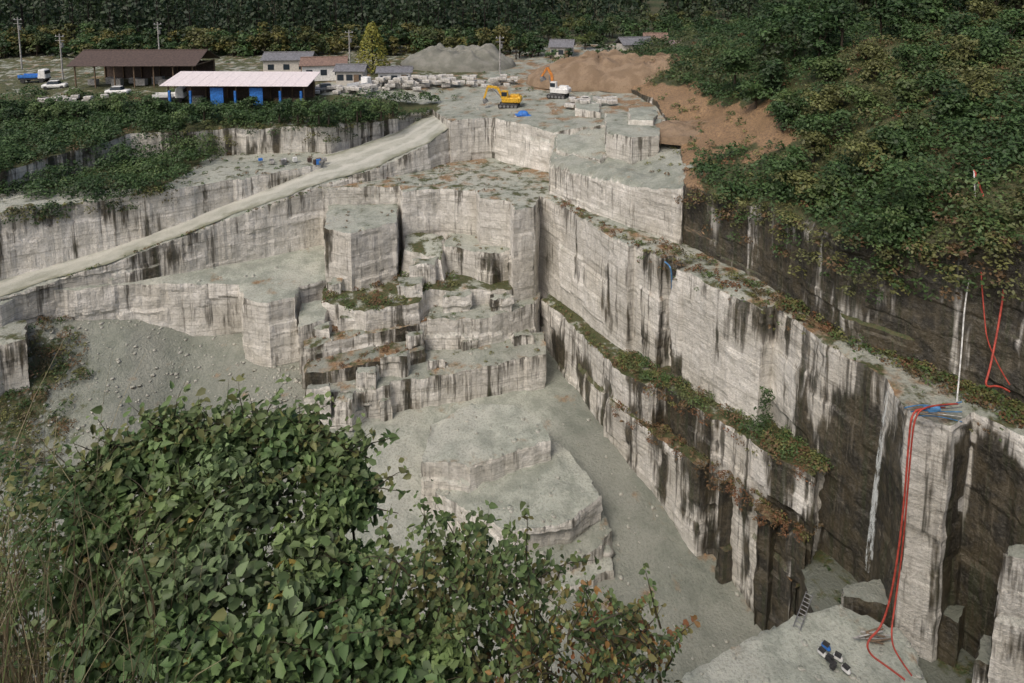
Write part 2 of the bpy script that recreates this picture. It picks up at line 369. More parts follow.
T['G2']=terrace('stone_block',[P(297,327,41.8),P(325,320,41.8),P(332,300,41.),P(300,300,41.)],step=.35)
T['G3']=terrace('stone_block',[P(-60,370,39.5),P(0,346,39.5),P(26,340,39.5),P(30,318,39.5),P(0,318,39.5),P(-60,330,39.5)],wet_dark=.2,step=.4,moss=.3)
T['LB']=terrace('quarry_bench',[P(-200,258,28.6),P(0,215,28.3),P(170,190,28.3),P(322,164,28.3),P(336,148,28.3),(-20,116,31.7),(-120,116,31.7)],bottom=18,wet_dark=lambda x,y,z:np.where(z>30.5,.12,.28),moss=lambda x,y,z:np.where((x<-46)&(y>86),1.,.2),step=.36)
T['A']=terrace('stone_block',[P(322,228,32.5),P(350,233,32.5),P(398,222,32.5),P(400,203,32.5),P(325,203,32.5)],step=.34,wet_dark=.1,moss=.1)
T['T40']=terrace('quarry_ledge',[P(322,302,40.6),P(365,312,40.6),P(420,303,40.3),P(430,290,40),P(515,290,40.5),(2,95,19.5),(-28,95,20)],wet_dark=.2,moss=.55,dirt=.3,step=.38)
T['B1']=terrace('stone_block',[P(443,246,36.5),P(490,255,36.5),P(514,250,36.5),P(516,236,36.5),P(447,230,36.5)],wet_dark=.12,moss=.1,step=.34)
T['B2']=terrace('stone_block',[P(402,250,36.8),P(442,262,37.5),P(445,235,36),P(405,230,36)],wet_dark=.05,moss=.4,step=.36,batter=.2)
T['T42']=terrace('quarry_ledge',[P(424,320,42.3),P(480,320,42.3),P(537,304,42.3),P(542,290,42.3),P(430,296,42.3)],wet_dark=.18,moss=.2,dirt=.1,step=.34)
T['S1']=terrace('quarry_ledge',[P(300,350,43.6),P(345,340,43.4),P(432,322,42.8),P(430,298,42.8),P(302,318,43.6)],wet_dark=.32,moss=.3,dirt=.35,step=.36)
T['S2']=terrace('quarry_ledge',[P(303,374,45.2),P(360,366,45),P(428,350,44.8),P(426,330,44.8),P(303,345,45.)],wet_dark=.46,moss=.3,dirt=.35,step=.36)
T['S3']=terrace('quarry_ledge',[P(352,392,46.8),P(390,386,46.6),P(392,382,46.6),P(455,374,46.5),P(500,364,46),P(546,354,45.8),P(546,330,45.8),P(300,362,46.5),P(312,392,46.8)],wet_dark=.27,moss=.15,dirt=.1,step=.34)
T['S4']=terrace('quarry_ledge',[P(318,422,48.9),P(352,416,48.6),P(375,400,48.6),P(455,388,48.6),P(456,376,48.6),P(310,392,48.6)],wet_dark=.2,moss=.0,step=.36)
# broken, irregular remnant blocks standing on the middle ledges
def brk(px,py,h,w,d,up,ang,wet_dark=.25,moss=.25):
    c=P(px,py,h);a=radians(ang);pts=[]
    for sx_,sy_ in ((-1,-1),(.1,-1.15),(1,-1),(1,1),(-1,1)):
        x=sx_*w/2*rng.uniform(.8,1.15);y=sy_*d/2*rng.uniform(.8,1.15)
        pts.append((c[0]+x*cos(a)-y*sin(a),c[1]+x*sin(a)+y*cos(a),c[2]+up*rng.uniform(.8,1.15)))
    return terrace('broken_block',pts,bottom=c[2]-2.5,wet_dark=wet_dark,moss=moss,dirt=.1,step=.3,tstep=.5,topamp=.15,amp=1.2,blk=.35)
for a in [(318,398,46.8,3.2,2.,1.6,8),(345,404,47.6,2.6,2.,1.2,-6),(366,376,45.6,3.,2.,.9,5),(395,362,45.,3.6,1.6,1.1,10),(415,340,44.2,2.4,1.6,1.2,12),(322,334,43.6,2.6,2.,1.3,-4),(352,322,42.8,3.4,1.8,.9,6),(388,312,42.,2.6,1.5,1.3,8),(335,290,40.3,2.2,1.8,1.4,0),(412,292,40.2,3.2,2.2,1.6,6),(455,300,41.2,4.,1.8,1.1,10),(500,300,41.2,3.,1.6,.8,12),(470,345,45.6,2.6,1.4,.7,10),(520,340,45.6,3.,1.8,1.,14),(436,366,46.2,2.4,1.2,.9,8),(425,270,38.6,3.6,2.6,1.4,5),(520,268,38.8,3.,2.4,2.2,0),(385,404,48.8,1.6,1.2,.8,20)]:
    brk(*a)
T['I1']=terrace('stone_island',[P(418,463,47.6),P(470,466,47.4),P(552,441,47.2),P(545,420,47),P(520,404,46.8),P(470,402,47.4),P(430,425,48)],step=.28,wet_dark=-.1,moss=-.4,bottom=0,tstep=.5,topamp=.6)
T['I2']=terrace('stone_island',[P(432,492,50),P(480,516,50.4),P(505,533,50.2),P(572,520,49.8),P(606,496,49.4),P(560,440,49),P(430,460,49.6)],step=.28,wet_dark=.1,moss=-.35,bottom=0,tstep=.5,topamp=.6)
T['I3']=terrace('stone_island',[P(500,574,53),P(548,572,53),P(604,548,52.6),P(614,528,52.3),P(600,500,52),P(500,520,52)],step=.28,wet_dark=.3,moss=.05,bottom=0,tstep=.6)
T['I4']=terrace('stone_step',[P(540,594,54),P(618,572,54),P(614,548,54),P(545,560,54)],step=.3,wet_dark=-.05,moss=-.4,bottom=0,tstep=.6)
T['I5']=terrace('stone_island',[P(470,548,52.),P(505,560,52),P(512,530,51.5),P(470,515,51.5)],step=.28,wet_dark=.2,moss=-.2,bottom=0,tstep=.6)
# upper centre
T['C1']=terrace('quarry_bench',[P(548,167,26.3),P(560,170,26),P(600,180,25.4),P(640,188,24.8),P(684,189,23.6),P(705,160,22.6),P(700,140,22),P(640,128,22.5),P(555,128,23.5)],bottom=25,wet_dark=.24,moss=-.3,step=.36,tstep=.7,topamp=.9)
T['C6']=terrace('quarry_ledge',[P(556,150,24.6),P(600,160,24.2),P(612,150,23.6),P(600,135,23),P(556,133,23.6)],bottom=30,wet_dark=.15,moss=-.3,step=.34,tstep=.7,topamp=.4)
def mPL(x,y,z):
    a=((x<-13)&(y<118))*.9+((x<-35)&(y>=118)&(y<132))*.45+((y>=132)&(x<-5))*.35
    return .15+a-.5*((x<-22)&(x>-46)&(y<109)&(z<37.4))
T['PL']=terrace('plateau_ground',[(-300,70,35),P(-150,196,26),P(0,172,25.5),P(130,134,24.4),P(250,128,24.2),P(330,126,24),P(400,115,23.9),P(432,109,23.6),P(448,122,23.4),P(490,117,23.2),P(528,126,23.4),P(552,132,23.6),P(600,126,22.5),P(660,120,21.8),(40,95,40),(300,95,42),(300,175,42),(-300,175,40)],bottom=22,wet_dark=.26,moss=mPL,
  dirt=lambda x,y,z:.1+.25*bump(x,y,P(640,92,21),20)+.15*(y>125),step=.5,tstep=1.8,topamp=.3,
  ctrl=[(-60,120,38.4),(-30,118,38.4),(-30,140,39),(0,135,38.3),(0,160,39.5),(40,150,40),(-90,130,38.6)])
T['C3']=terrace('stone_block',[P(604,132,21),P(632,138,21),P(662,136,21),P(664,118,20.6),P(604,112,20.6)],bottom=33,wet_dark=.2,moss=.1,step=.4)
T['C4']=terrace('stone_block',[P(575,108,21.5),P(602,113,21.5),P(602,100,21.5),P(572,98,21.5)],bottom=33,wet_dark=.1,step=.4)
T['C5']=terrace('stone_block',[P(628,118,19.9),P(655,120,19.9),P(660,110,19.9),P(628,106,19.9)],bottom=33,wet_dark=.1,step=.4)
# right hill
def isbare(x,y,z):
    px,py=pxy(x,y,z);w=10*np.sin(x*.9+y*.4)+8*np.sin(y*1.3)
    return ((px<785+w)&(py>100+w*.4)&(py<154+w*.5)&(y<120))*1.+((px<705+w*.5)&(py>84)&(y<125))*1.
hm=lambda x,y,z:np.where(isbare(x,y,z)>0,-.1,1.)
T['H']=terrace('right_hill',[P(684,186,23.4),P(760,208,22.8),P(850,240,21.5),P(940,250,20.4),P(1024,240,18),P(1180,275,16.5),(160,10,50),(300,10,60),(300,180,60),(30,180,42),(18,130,39.5),P(655,100,20.5),P(680,140,22)],bottom=25,wet_dark=lambda x,y,z:.54+.22*vn(x*.25,y*.25,z*.05,77),moss=hm,dirt=lambda x,y,z:np.clip(isbare(x,y,z),0,1)*1.+.2,step=.42,tstep=1.3,topamp=.8,
  ctrl=[P(700,120,21),P(780,88,15),P(850,48,9.5),P(950,36,8),P(1024,66,9),P(880,160,17),P(960,180,16),P(800,150,19),P(730,60,14),(100,140,58),(60,130,52),(150,60,56),P(760,120,18.5),P(860,100,14)])
T['V']=terrace('viewpoint_slope',[(-60,22,42),(-25,15,45),(-10,11.5,47.2),(-4,9.5,48),(-1,8,49.5),(.6,6,51),(1.2,3.2,54.5),(3,1.2,57),(30,.5,57),(30,-25,60),(-60,-25,60)],bottom=-2,wet_dark=.6,moss=1.,tstep=.6,topamp=.15,
  ctrl=[(0,0,58.2),(-3,6,52.3),(-3,4,54),(-6,4,54),(-8,8,50),(0,-5,58.5)])
# far ground
nx,ny=70,60
xs=np.linspace(-1,1,nx);xs=np.sign(xs)*np.abs(xs)**1.6*2600
ys=165+(np.linspace(0,1,ny)**2)*3300
def farz(x,y):
    r=np.clip((y-255-.15*np.abs(x-30))/500,0,1);r=r*r*(3-2*r)
    return 39.6+r*230*(.5+fbm(x/220.,y/220.,x*0,11))+1.*vn(x/20.,y/20.,x*0,2)*np.clip((y-170)/30,0,1)-.5
gx,gy=np.meshgrid(xs,ys);gz=farz(gx,gy)
V=np.stack([gx,gy,gz],2).reshape(-1,3);I,J=np.meshgrid(np.arange(ny-1),np.arange(nx-1),indexing='ij')
q=np.stack([I*nx+J,I*nx+J+1,(I+1)*nx+J+1,(I+1)*nx+J],2).reshape(-1,4)
mesh_np('valley_ground',V,[q],[gravel_mat('valley_soil',(.04,.055,.022),(.08,.075,.04),.4)],smooth=np.ones(len(q),bool))
def mound(name,c,rx,ry,h,m,seed=0,nr=30,na=110,ang=0,flat=1.):
    r=np.linspace(0,1,nr);a=np.linspace(0,2*pi,na,endpoint=False);Rr,Aa=np.meshgrid(r,a,indexing='ij')
    x=Rr*np.cos(Aa)*rx;y=Rr*np.sin(Aa)*ry;x,y=x*cos(ang)-y*sin(ang),x*sin(ang)+y*cos(ang);x=x+c[0];y=y+c[1]
    prof=np.minimum(np.clip(1-Rr,0,1)**.8,flat)/flat;gul=.8+.4*vn(np.cos(Aa)*5+4,np.sin(Aa)*5+4,x*0,seed+6);z=c[2]+h*prof*(.55+.9*fbm(x*.2,y*.2,x*0,seed))*gul+.9*(fbm(x*.8,y*.8,x*0,seed+3)-.5)*(Rr<.97)-1.*(Rr>.98)
    V=np.stack([x,y,z],2).reshape(-1,3);I,J=np.meshgrid(np.arange(nr-1),np.arange(na),indexing='ij');J2=(J+1)%na
    q=np.stack([I*na+J,(I+1)*na+J,(I+1)*na+J2,I*na+J2],2).reshape(-1,4)
    return mesh_np(name,V,[q],[m],smooth=np.ones(len(q),bool))
GR=gravel_mat('grey_gravel',(.28,.275,.235),(.20,.20,.165));OD=gravel_mat('orange_soil',(.34,.245,.16),(.25,.175,.11))
c=P(458,64,20.6);mound('gravel_heap',c,13,8,3.2,GR,3,flat=.5)
c=P(598,78,20.8);mound('soil_heap',c,14,10,4.4,OD,5,flat=.55)
c=P(655,82,20.5);mound('soil_heap',c,12,8,3.6,OD,8,flat=.6)
c=P(705,130,21.3);mound('soil_heap',c,9,5,1.2,OD,9)
def rocks(name,pts,s0,s1,m=None,flat=.7):
    bm=bmesh.new();bmesh.ops.create_icosphere(bm,subdivisions=1,radius=1);bv=np.array([v.co[:] for v in bm.verts]);bf=np.array([[v.index for v in f.verts] for f in bm.faces]);bm.free()
    Vs=[];Fs=[];n=len(bv)
    for i,p in enumerate(pts):
        s=s0+(s1-s0)*rng.random()**3;b=bv*rng.uniform(.65,1.15,(n,1))*np.array([1,rng.uniform(.6,1),flat*rng.uniform(.6,1.1)])*s
        a=rng.random()*6.3;b=b@np.array([[cos(a),-sin(a),0],[sin(a),cos(a),0],[0,0,1]]);Vs.append(b+np.array(p)+[0,0,s*.1]);Fs.append(bf+i*n)
    V=np.vstack(Vs);nv=len(V)
    return mesh_np(name,V,[np.vstack(Fs)],[m or QM],attrs={k:('FLOAT',np.full(nv,v)) for k,v in dict(wet_dark=.1,moss=-.5,dirt=-.3,dtop=9,pan=.8).items()})
def near(px,py,h,r):
    c=P(px,py,h);return lambda x,y:((x-c[0])**2+(y-c[1])**2<r*r)*1.+1e-9
rocks('rubble',np.vstack([sample(floor,1700,near(170,395,48,18)),sample(floor,400,near(300,420,50,7)),sample(floor,120,near(640,520,54,12)),sample(T['F'],200),sample(T['S4'],90),sample(T['S3'],110),sample(T['T42'],60),sample(T['S1'],60),sample(T['I2'],70),sample(T['I1'],50),sample(T['I3'],50),sample(T['G'],60),sample(T['L1'],200,lambda x,y:(x<5)*1.+1e-9),sample(T['C1'],90),sample(T['PL'],260,lambda x,y:((x>-8)&(x<30)&(y<130))*1.+1e-9)]),.05,.33)
rocks('boulder',[P(367,404,48.6),P(345,398,48.4),P(600,548,53.9),P(607,552,53.9),P(594,545,53.8),P(312,402,48)],.7,1.1)
# ================================================================ VEGETATION
def cover(name,groups,curved=False):
    f=Fol()
    for pts,r0,r1,k,sz,cols in groups:
        for p in pts:
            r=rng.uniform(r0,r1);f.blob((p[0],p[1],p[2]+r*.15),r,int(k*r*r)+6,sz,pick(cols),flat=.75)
    return f.build(name,curved=curved)
H=T['H']
def hillveg(x,y):
    z=H['z'](x,y);u=bear(x,y,z)
    return np.where((y<140)&(u<.9)&(isbare(x,y,z)<.5),1,1e-9)/(.4+(y/60)**2)
def zone(pts,sc=.09):
    a=[];b=[]
    for p in pts:
        (a if vn(p[0:1]*sc,p[1:2]*sc,p[0:1]*0,21)[0]>.48 else b).append(p)
    return a,b
hp=sample(H,1500,hillveg);ha,hb=zone(hp)
hl=sample(H,620,hillveg)
h3=sample(H,420,lambda x,y:((y>98)&(y<178)&(x/y<.55)&(isbare(x,y,H['z'](x,y))<.5))*1.+1e-9)
cover('hill_shrubs',[(ha,.9,2.1,38,.4,[G1,G2,G2,(.055,.105,.034)]),(hb,.7,1.7,42,.36,[G3,G2,(.11,.13,.045),(.14,.14,.055)]),(hl,.5,1.1,46,.3,[G4,(.14,.14,.05),BR,(.11,.13,.045),RB,G3]),
 (h3,1.2,2.4,22,.55,[G1,G2,G1,(.09,.11,.04)]),
 (sample(H,60,lambda x,y:isbare(x,y,H['z'](x,y))+1e-9),.3,.9,50,.3,[G4,G2])])
edge=np.array([P(684,186,23.4),P(760,208,22.8),P(850,240,21.5),P(940,250,20.4),P(1024,240,18)])
ep=[]
for i in range(len(edge)-1):
    for k in range(34):
        a=edge[i]+(edge[i+1]-edge[i])*rng.random();ep.append(a+np.array([-.3,-.3,-rng.random()**2*2.8*(1+vn(a[0:1]*.3,a[1:2]*.3,a[0:1]*0,4)[0])]))
vine=[np.array(PY(905+rng.normal()*26,165+rng.random()*110,49.5+2*rng.random())) for _ in range(90)]
cover('hanging_vines',[(ep,.4,1.1,60,.3,[G4,BR,G2,(.13,.14,.055)]),(vine,.6,1.2,60,.3,[G2,G2,(.065,.125,.036),G3])])
lp=sample(T['PL'],760,lambda x,y:((x>-92)&(x<-13)&(y<112))*1.+1e-9)
lp2=sample(T['PL'],60,lambda x,y:((x>-92)&(x<-56)&(y>112)&(y<119))*1.+1e-9)
lb=sample(T['LB'],560,lambda x,y:((x<-45)&(x>-88)&(y>82))*1.+1e-9)
lb[:,2]+=rng.random(len(lb))**1.5*3.2*np.clip((lb[:,1]-82)/12,0.1,1)
LB2=sample(T['LB'],110,lambda x,y:((x>-47)&(x<-20)&(y>106.5))*1.+1e-9)
la,lc=zone(lp);ba,bb=zone(lb)
e2=np.array([P(130,134,24.4),P(250,128,24.2),P(330,126,24),P(400,115,23.9),P(432,109,23.6)]);drp=[]
for i in range(4):
    for k in range(16):
        a=e2[i]+(e2[i+1]-e2[i])*rng.random();drp.append(a+np.array([0,-.4,-rng.random()**1.5*2.6]))
e3=np.array([P(0,215,28.3),P(170,190,28.3)])
for k in range(90):
    a=e3[0]+(e3[1]-e3[0])*rng.random();drp.append(a+np.array([0,.5,-rng.random()**2.5*2.]))
cover('bank_shrubs',[(la,1.,2.1,40,.4,[G1,G2,G2,(.055,.105,.034)]),(lc,.9,1.9,42,.38,[G3,G2,G3,(.12,.14,.05)]),(ba,1.,2.2,40,.4,[G1,G2,G1]),(bb,.9,1.9,42,.38,[G2,G3,(.065,.12,.038)]),(LB2,.5,1.2,44,.34,[G1,G2,G4]),(lp2,.5,1.3,40,.4,[G1,G2,G3,BR]),(drp,.5,1.1,50,.3,[G2,G1,G4,(.12,.11,.05)]),
 (sample(T['PL'],150,lambda x,y:((x>-92)&(x<-13)&(y<112))*1.+1e-9),.4,1.,60,.3,[G4,BR,(.14,.14,.055)])])
f=Fol()
for x,y,h,r in [(345,110,22.8,1.8),(382,105,22.8,1.9),(400,103,22.8,1.6),(365,106,22.8,1.9),(425,102,22.8,1.3),(230,120,23,1.3),(180,124,23,1.4),(150,125,23.5,1.8),(100,114,23,2.),(60,112,23,2.),(15,112,23,2.5),(30,98,22.5,1.6),(75,100,22.5,1.5),(300,118,23,1.2)]:
    c=np.array(P(x,y,h));f.blob(c+[0,0,r*.7],r,220,.42,pick([G2,G3,G2]));f.blob(c+[1.6,.5,r*.3],r*.8,150,.4,pick([G1,G2]))
f.build('plateau_hedge')
def along(pl,n,off=(0,2.5),j=.0):
    pl=[np.array(p) for p in pl];o=[]
    for _ in range(n):
        i=rng.integers(len(pl)-1);a=pl[i]+(pl[i+1]-pl[i])*rng.random();o.append(a+INW*rng.uniform(*off)+np.array([0,0,rng.uniform(-j,.1)]))
    return o
g=[]
l1=[m30(545,199),m30(628,247),m30(763,311),m30(884,372),m30(1024,440)]
g.append((along(l1[1:],260,(1.2,4.5)),.2,.65,120,.22,[BR,G4,RB,(.12,.1,.05),G3]))
g.append((along(l1[2:],120,(1.5,5)),.4,1.,90,.24,[G2,G4,(.10,.12,.04),BR]))
g.append((along(l1[:3],90,(.3,2.)),.1,.4,200,.2,[RB,BR,G4]))
g.append((along(l1[1:],60,(-.25,.1),1.2),.1,.3,160,.18,[BR,G4,G3]))
l2=[P(612,362,42.5),P(655,388,42),P(760,446,40.8),P(815,474,40)]
g.append((along(l2,200,(.3,3.2)),.3,.9,110,.22,[G3,G4,G2,BR,(.11,.13,.045)]))
g.append((along(l2,90,(-.2,.3),1.2),.2,.55,120,.2,[G4,BR,RB]))
l3=[P(606,402,46.4),P(690,463,45.9),P(750,507,45.7),P(803,540,45.4)]
g.append((along(l3,170,(.1,2.4)),.15,.5,150,.2,[RB,BR,(.14,.10,.05),G4]))
g.append((along(l3,60,(-.2,.2),1.),.1,.35,150,.2,[RB,BR]))
g.append((along([P(548,302,42.9),P(604,358,42.5)],40,(0,1.2)),.1,.35,160,.2,[BR,G4,G3]))
g.append((sample(T['T40'],120,near(385,290,40,9)),.25,.9,90,.25,[BR,G3,G4,RB]))
g.append((sample(T['S2'],50),.15,.45,120,.2,[RB,BR]));g.append((sample(T['S1'],50),.15,.45,120,.2,[RB,BR,G4]))
g.append((sample(T['S3'],26),.1,.35,120,.2,[RB,BR,G4]));g.append((sample(T['T42'],26),.1,.35,120,.2,[BR,G4,G3]))
g.append(([np.array(PY(765+rng.normal()*3,390+rng.random()*35,56)) for _ in range(16)],.3,.6,110,.22,[G2,G1]))
g.append((sample(T['F2'],90,lambda x,y:(y>38)*1.+1e-9),.2,.5,90,.22,[G1,BR,(.05,.06,.03)]))
g.append((sample(T['C1'],25,lambda x,y:(x>17)*1.+1e-9),.2,.6,90,.25,[G4,BR]))
g.append((sample(floor,260,near(-5,400,46,9)),.3,1.,80,.24,[(.12,.10,.05),G4,G2,BR]))
g.append((sample(T['LB'],60,lambda x,y:((x>-50)&(y<104))*1.+1e-9),.15,.5,90,.24,[G3,BR]))
g.append((along([P(0,262,36),P(160,207,33)],30,(0,.3)),.1,.3,150,.2,[G2,G3]))
g.append((along([P(60,279,35.9),P(220,222,32.3),P(380,167,28)],60,(.1,.7)),.1,.35,140,.2,[G2,G4,BR]))
g.append((sample(T['A'],8),.15,.35,150,.2,[G4,BR]));g.append((sample(T['B1'],14),.15,.35,150,.2,[G4,BR]))
g.append((sample(T['PL'],200,lambda x,y:((y>119)&(x>-90)&(x<50))*1.+1e-9),.2,.8,60,.3,[G4,G2,BR]))
g.append((sample(T['L1'],70,lambda x,y:((x<5))*1.+1e-9),.1,.4,120,.2,[G4,BR,RB]))
cover('ledge_weeds',g)
f=Fol()
def conifer(f,x,y,z,h,r,col,k=120,sz=1.2):
    t=1-rng.random(k)**.75*.98;a=rng.random(k)*6.283;rr=r*np.clip(1-t,0,1)**.6*(.5+.6*rng.random(k)**.5)+.15
    p=np.c_[x+np.cos(a)*rr,y+np.sin(a)*rr,z+h*t];n=np.c_[np.cos(a)*.7,np.sin(a)*.7,np.full(k,.5)]+rng.normal(size=(k,3))*.35
    f.add(p,n,sz*rng.uniform(.6,1.3,k),np.array(col)*(rng.uniform(.55,1.35,k)[:,None]));f.trunk((x,y,z-.5),(x,y,z+h*.8),.22,.08,(.03,.024,.018))
def leafy(f,x,y,z,h,r,col,k=60,sz=.8,nb=7):
    f.trunk((x,y,z-.5),(x,y,z+h*.6),.18,.1)
    for _ in range(nb):
        a=rng.random()*6.3;q=rng.random()*r*.65;c=(x+cos(a)*q,y+sin(a)*q,z+h*rng.uniform(.28,.85));f.trunk((x,y,z+h*.25),c,.08,.03)
        f.blob(c,r*rng.uniform(.4,.62),k,sz,np.array(col)*rng.uniform(.7,1.35),spread=.5)
DG=[(.020,.042,.018),(.028,.052,.02),(.04,.066,.026)]
fz=lambda x,y:float(farz(np.array([x]),np.array([y]))[0])
for i in range(560):
    y=172+rng.random()**1.3*130;x=rng.uniform(-.82,.03)*y
    conifer(f,x,y,fz(x,y),rng.uniform(11,24),rng.uniform(2.8,4.2),pick(DG))
for i in range(420):
    y=238+rng.random()*150;x=rng.uniform(-.02,.75)*y
    conifer(f,x,y,fz(x,y),rng.uniform(12,22),rng.uniform(3.,4.6),pick(DG+[(.06,.085,.03)]),k=110,sz=1.7)
f.build('cedar_forest')
f=Fol()
for i in range(240):
    y=166+rng.random()*75;x=rng.uniform(-.35,.42)*y
    if 20<x<54 and y<186: continue
    leafy(f,x,y,39.5,rng.uniform(3.5,8),rng.uniform(2.,3.6),pick([G1,G2,G1,(.07,.095,.03),(.11,.12,.035)]),k=34)
for i in range(260):
    y=157+rng.random()*16;x=rng.uniform(-.8,0.04)*y
    leafy(f,x,y,39,rng.uniform(3,9),rng.uniform(2,3.6),pick([G1,G1,G2,(.07,.095,.03),(.11,.115,.035),(.15,.14,.04)]),k=34)
for i in range(110):
    x=rng.uniform(8,60);y=rng.uniform(138,190)
    leafy(f,x,y,39.3,rng.uniform(1.5,3.2),rng.uniform(1.1,2.2),pick([G1,G2,(.08,.11,.035)]),k=26,sz=.6,nb=5)
f.build('distant_trees')
f=Fol()
for i in range(150):
    y=rng.uniform(84,150);x=rng.uniform(.36,.95)*y
    z=float(H['z'](x,y)[0]);leafy(f,x,y,z,rng.uniform(4,8),rng.uniform(2.2,3.6),pick([G1,G1,G2,(.05,.07,.025)]),k=85,sz=.6)
for i in range(46):
    y=rng.uniform(58,88);x=rng.uniform(.40,.85)*y
    z=float(H['z'](x,y)[0]);leafy(f,x,y,z-.5,rng.uniform(2.5,4.5),rng.uniform(1.8,2.8),pick([G1,G2,G2,(.09,.13,.04),(.14,.15,.05)]),k=110,sz=.4)
for i in range(30):
    x=rng.uniform(-88,-18);y=rng.uniform(102,109)
    leafy(f,x,y,37.2,rng.uniform(1.6,3.),rng.uniform(1.2,2.1),pick([G1,G2,G2,G3]),k=80,sz=.38)
f.build('mixed_trees')
def tree(name,c,h,r,col,cone=False,k=700,sz=.5):
    f=Fol();x,y,z=c
    if cone:
        conifer(f,x,y,z,h,r,col,k=k,sz=sz)
        for _ in range(14):
            t=rng.uniform(.15,.8);a=rng.random()*6.3;f.trunk((x,y,z+h*t),(x+cos(a)*r*(1-t)*.8,y+sin(a)*r*(1-t)*.8,z+h*t+.5),.07,.02)
    else: leafy(f,x,y,z,h,r,col,k=k//5,sz=sz)
    return f.build(name)
tree('ginkgo_tree',P(373,72,21),10.5,3.6,(.24,.235,.04),True,1400,.6)
tree('broadleaf_tree',P(433,58,20.5),6,2.6,(.09,.105,.035))
tree('broadleaf_tree',P(585,52,20),8,3.2,(.09,.12,.03),k=900)
tree('broadleaf_tree',P(735,80,15),4,3.,G2,k=1200)
tree('broadleaf_tree',P(765,52,12),5,4,G1,k=1200)
# ================================================================ FOREGROUND BUSH
f=Fol()
spec=[(95,478,6.9,.36),(135,452,7,.36),(180,432,7,.38),(230,436,7,.36),(285,428,6.9,.36),(325,452,6.8,.36),(350,485,6.6,.34),(110,520,6.6,.5),(185,495,6.6,.5),(255,490,6.5,.55),(310,530,6.2,.45),(150,575,6.1,.55),(225,560,6,.6),(295,600,5.7,.5),(350,565,6,.36),(110,640,5.7,.5),(190,650,5.4,.55),(270,665,5.2,.55),(345,650,5.3,.5),(390,640,5.5,.36),(410,690,5.1,.42),(80,585,6.3,.36),(460,690,5.3,.34),(430,640,5.6,.3)]
for a,b,Y,r in spec:
    c=PY(a,b+18,Y)
    col=pick([(.10,.165,.06),(.12,.185,.065),(.085,.145,.052),(.145,.205,.075),(.13,.185,.08)])
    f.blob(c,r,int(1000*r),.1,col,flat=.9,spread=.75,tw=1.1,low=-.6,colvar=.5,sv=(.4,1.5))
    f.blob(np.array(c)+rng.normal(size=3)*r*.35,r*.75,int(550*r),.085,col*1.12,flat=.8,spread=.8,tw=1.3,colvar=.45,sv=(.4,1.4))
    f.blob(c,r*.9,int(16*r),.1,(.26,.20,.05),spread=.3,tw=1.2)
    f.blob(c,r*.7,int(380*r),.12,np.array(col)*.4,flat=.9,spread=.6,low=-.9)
    g0=(c[0]*.85,c[1]-.3,c[2]-2.2);f.trunk(g0,c,.03,.012)
    for _ in range(6):
        e_=np.array(c)+rng.normal(size=3)*r*.6;f.trunk(c,e_,.01,.004)
def sprig(f,a,d,ln,sz,cols,dens=26,droop=.25):
    a=np.array(a,float);d=np.array(d,float);d/=np.linalg.norm(d);n=6;p=a
    for i in range(n):
        q=p+d*ln/n;f.trunk(p,q,.009*(1.1-i/n),.009*(1.-i/n),(.07,.06,.035));k=max(2,int(dens*ln/n))
        t=rng.random((k,1));o=rng.normal(size=(k,3))*sz*.55
        f.add(p+(q-p)*t+o,np.array([0,-.35,.8])+rng.normal(size=(k,3))*.4,sz*rng.uniform(.45,1.3,k),pick(cols)*rng.uniform(.6,1.3,(k,1)))
        d=d+np.array([0,0,-droop/n*2])+rng.normal(size=3)*.12;d/=np.linalg.norm(d);p=q
for i in range(200):
    a,b,Y,r=spec[rng.integers(8)] if rng.random()<.55 else spec[rng.integers(len(spec))]
    c=np.array(PY(a+rng.normal()*18,b+8,Y));sprig(f,c,(rng.normal()*.9,-.1,.6+rng.random()*.4),rng.uniform(.3,.75),.095,[(.11,.17,.06),(.14,.20,.07),(.15,.20,.075),(.16,.17,.06)],dens=30)
f.build('foreground_bush',curved=True)
f=Fol()
SC=[(.11,.165,.055),(.13,.175,.06),(.085,.135,.045),(.17,.16,.055)]
for i in range(110):
    x=rng.uniform(370,540);y=rng.uniform(575,700);c=PY(x,y,rng.uniform(5.2,6.6));sprig(f,c,(rng.normal()*.6+.2,.1,.9),rng.uniform(.35,.75),.07,SC,dens=55)
for i in range(14):
    x=rng.uniform(430,500);c=PY(x,rng.uniform(555,600),6.2);sprig(f,c,(rng.normal()*.4,.1,1),rng.uniform(.45,.75),.08,SC[:3],dens=52,droop=.1)
for i in range(110):
    x=rng.uniform(500,665);y=705-rng.random()**1.2*78;c=PY(x,y,rng.uniform(4.8,6.));sprig(f,c,(rng.normal()*.7,.1,.7),rng.uniform(.3,.6),.058,SC+SC+[(.25,.14,.045),(.22,.18,.05),(.24,.10,.04)],dens=46)
for k in range(14):
    x=PY(400+k*20,720,5.4);f.trunk((x[0]*.8,x[1]-.5,x[2]-1.2),PY(400+k*20+rng.normal()*10,650,5.6),.02,.008)
f.build('foreground_shrub',curved=True)
Vg=[];Fg=[];Cg=[];n=0
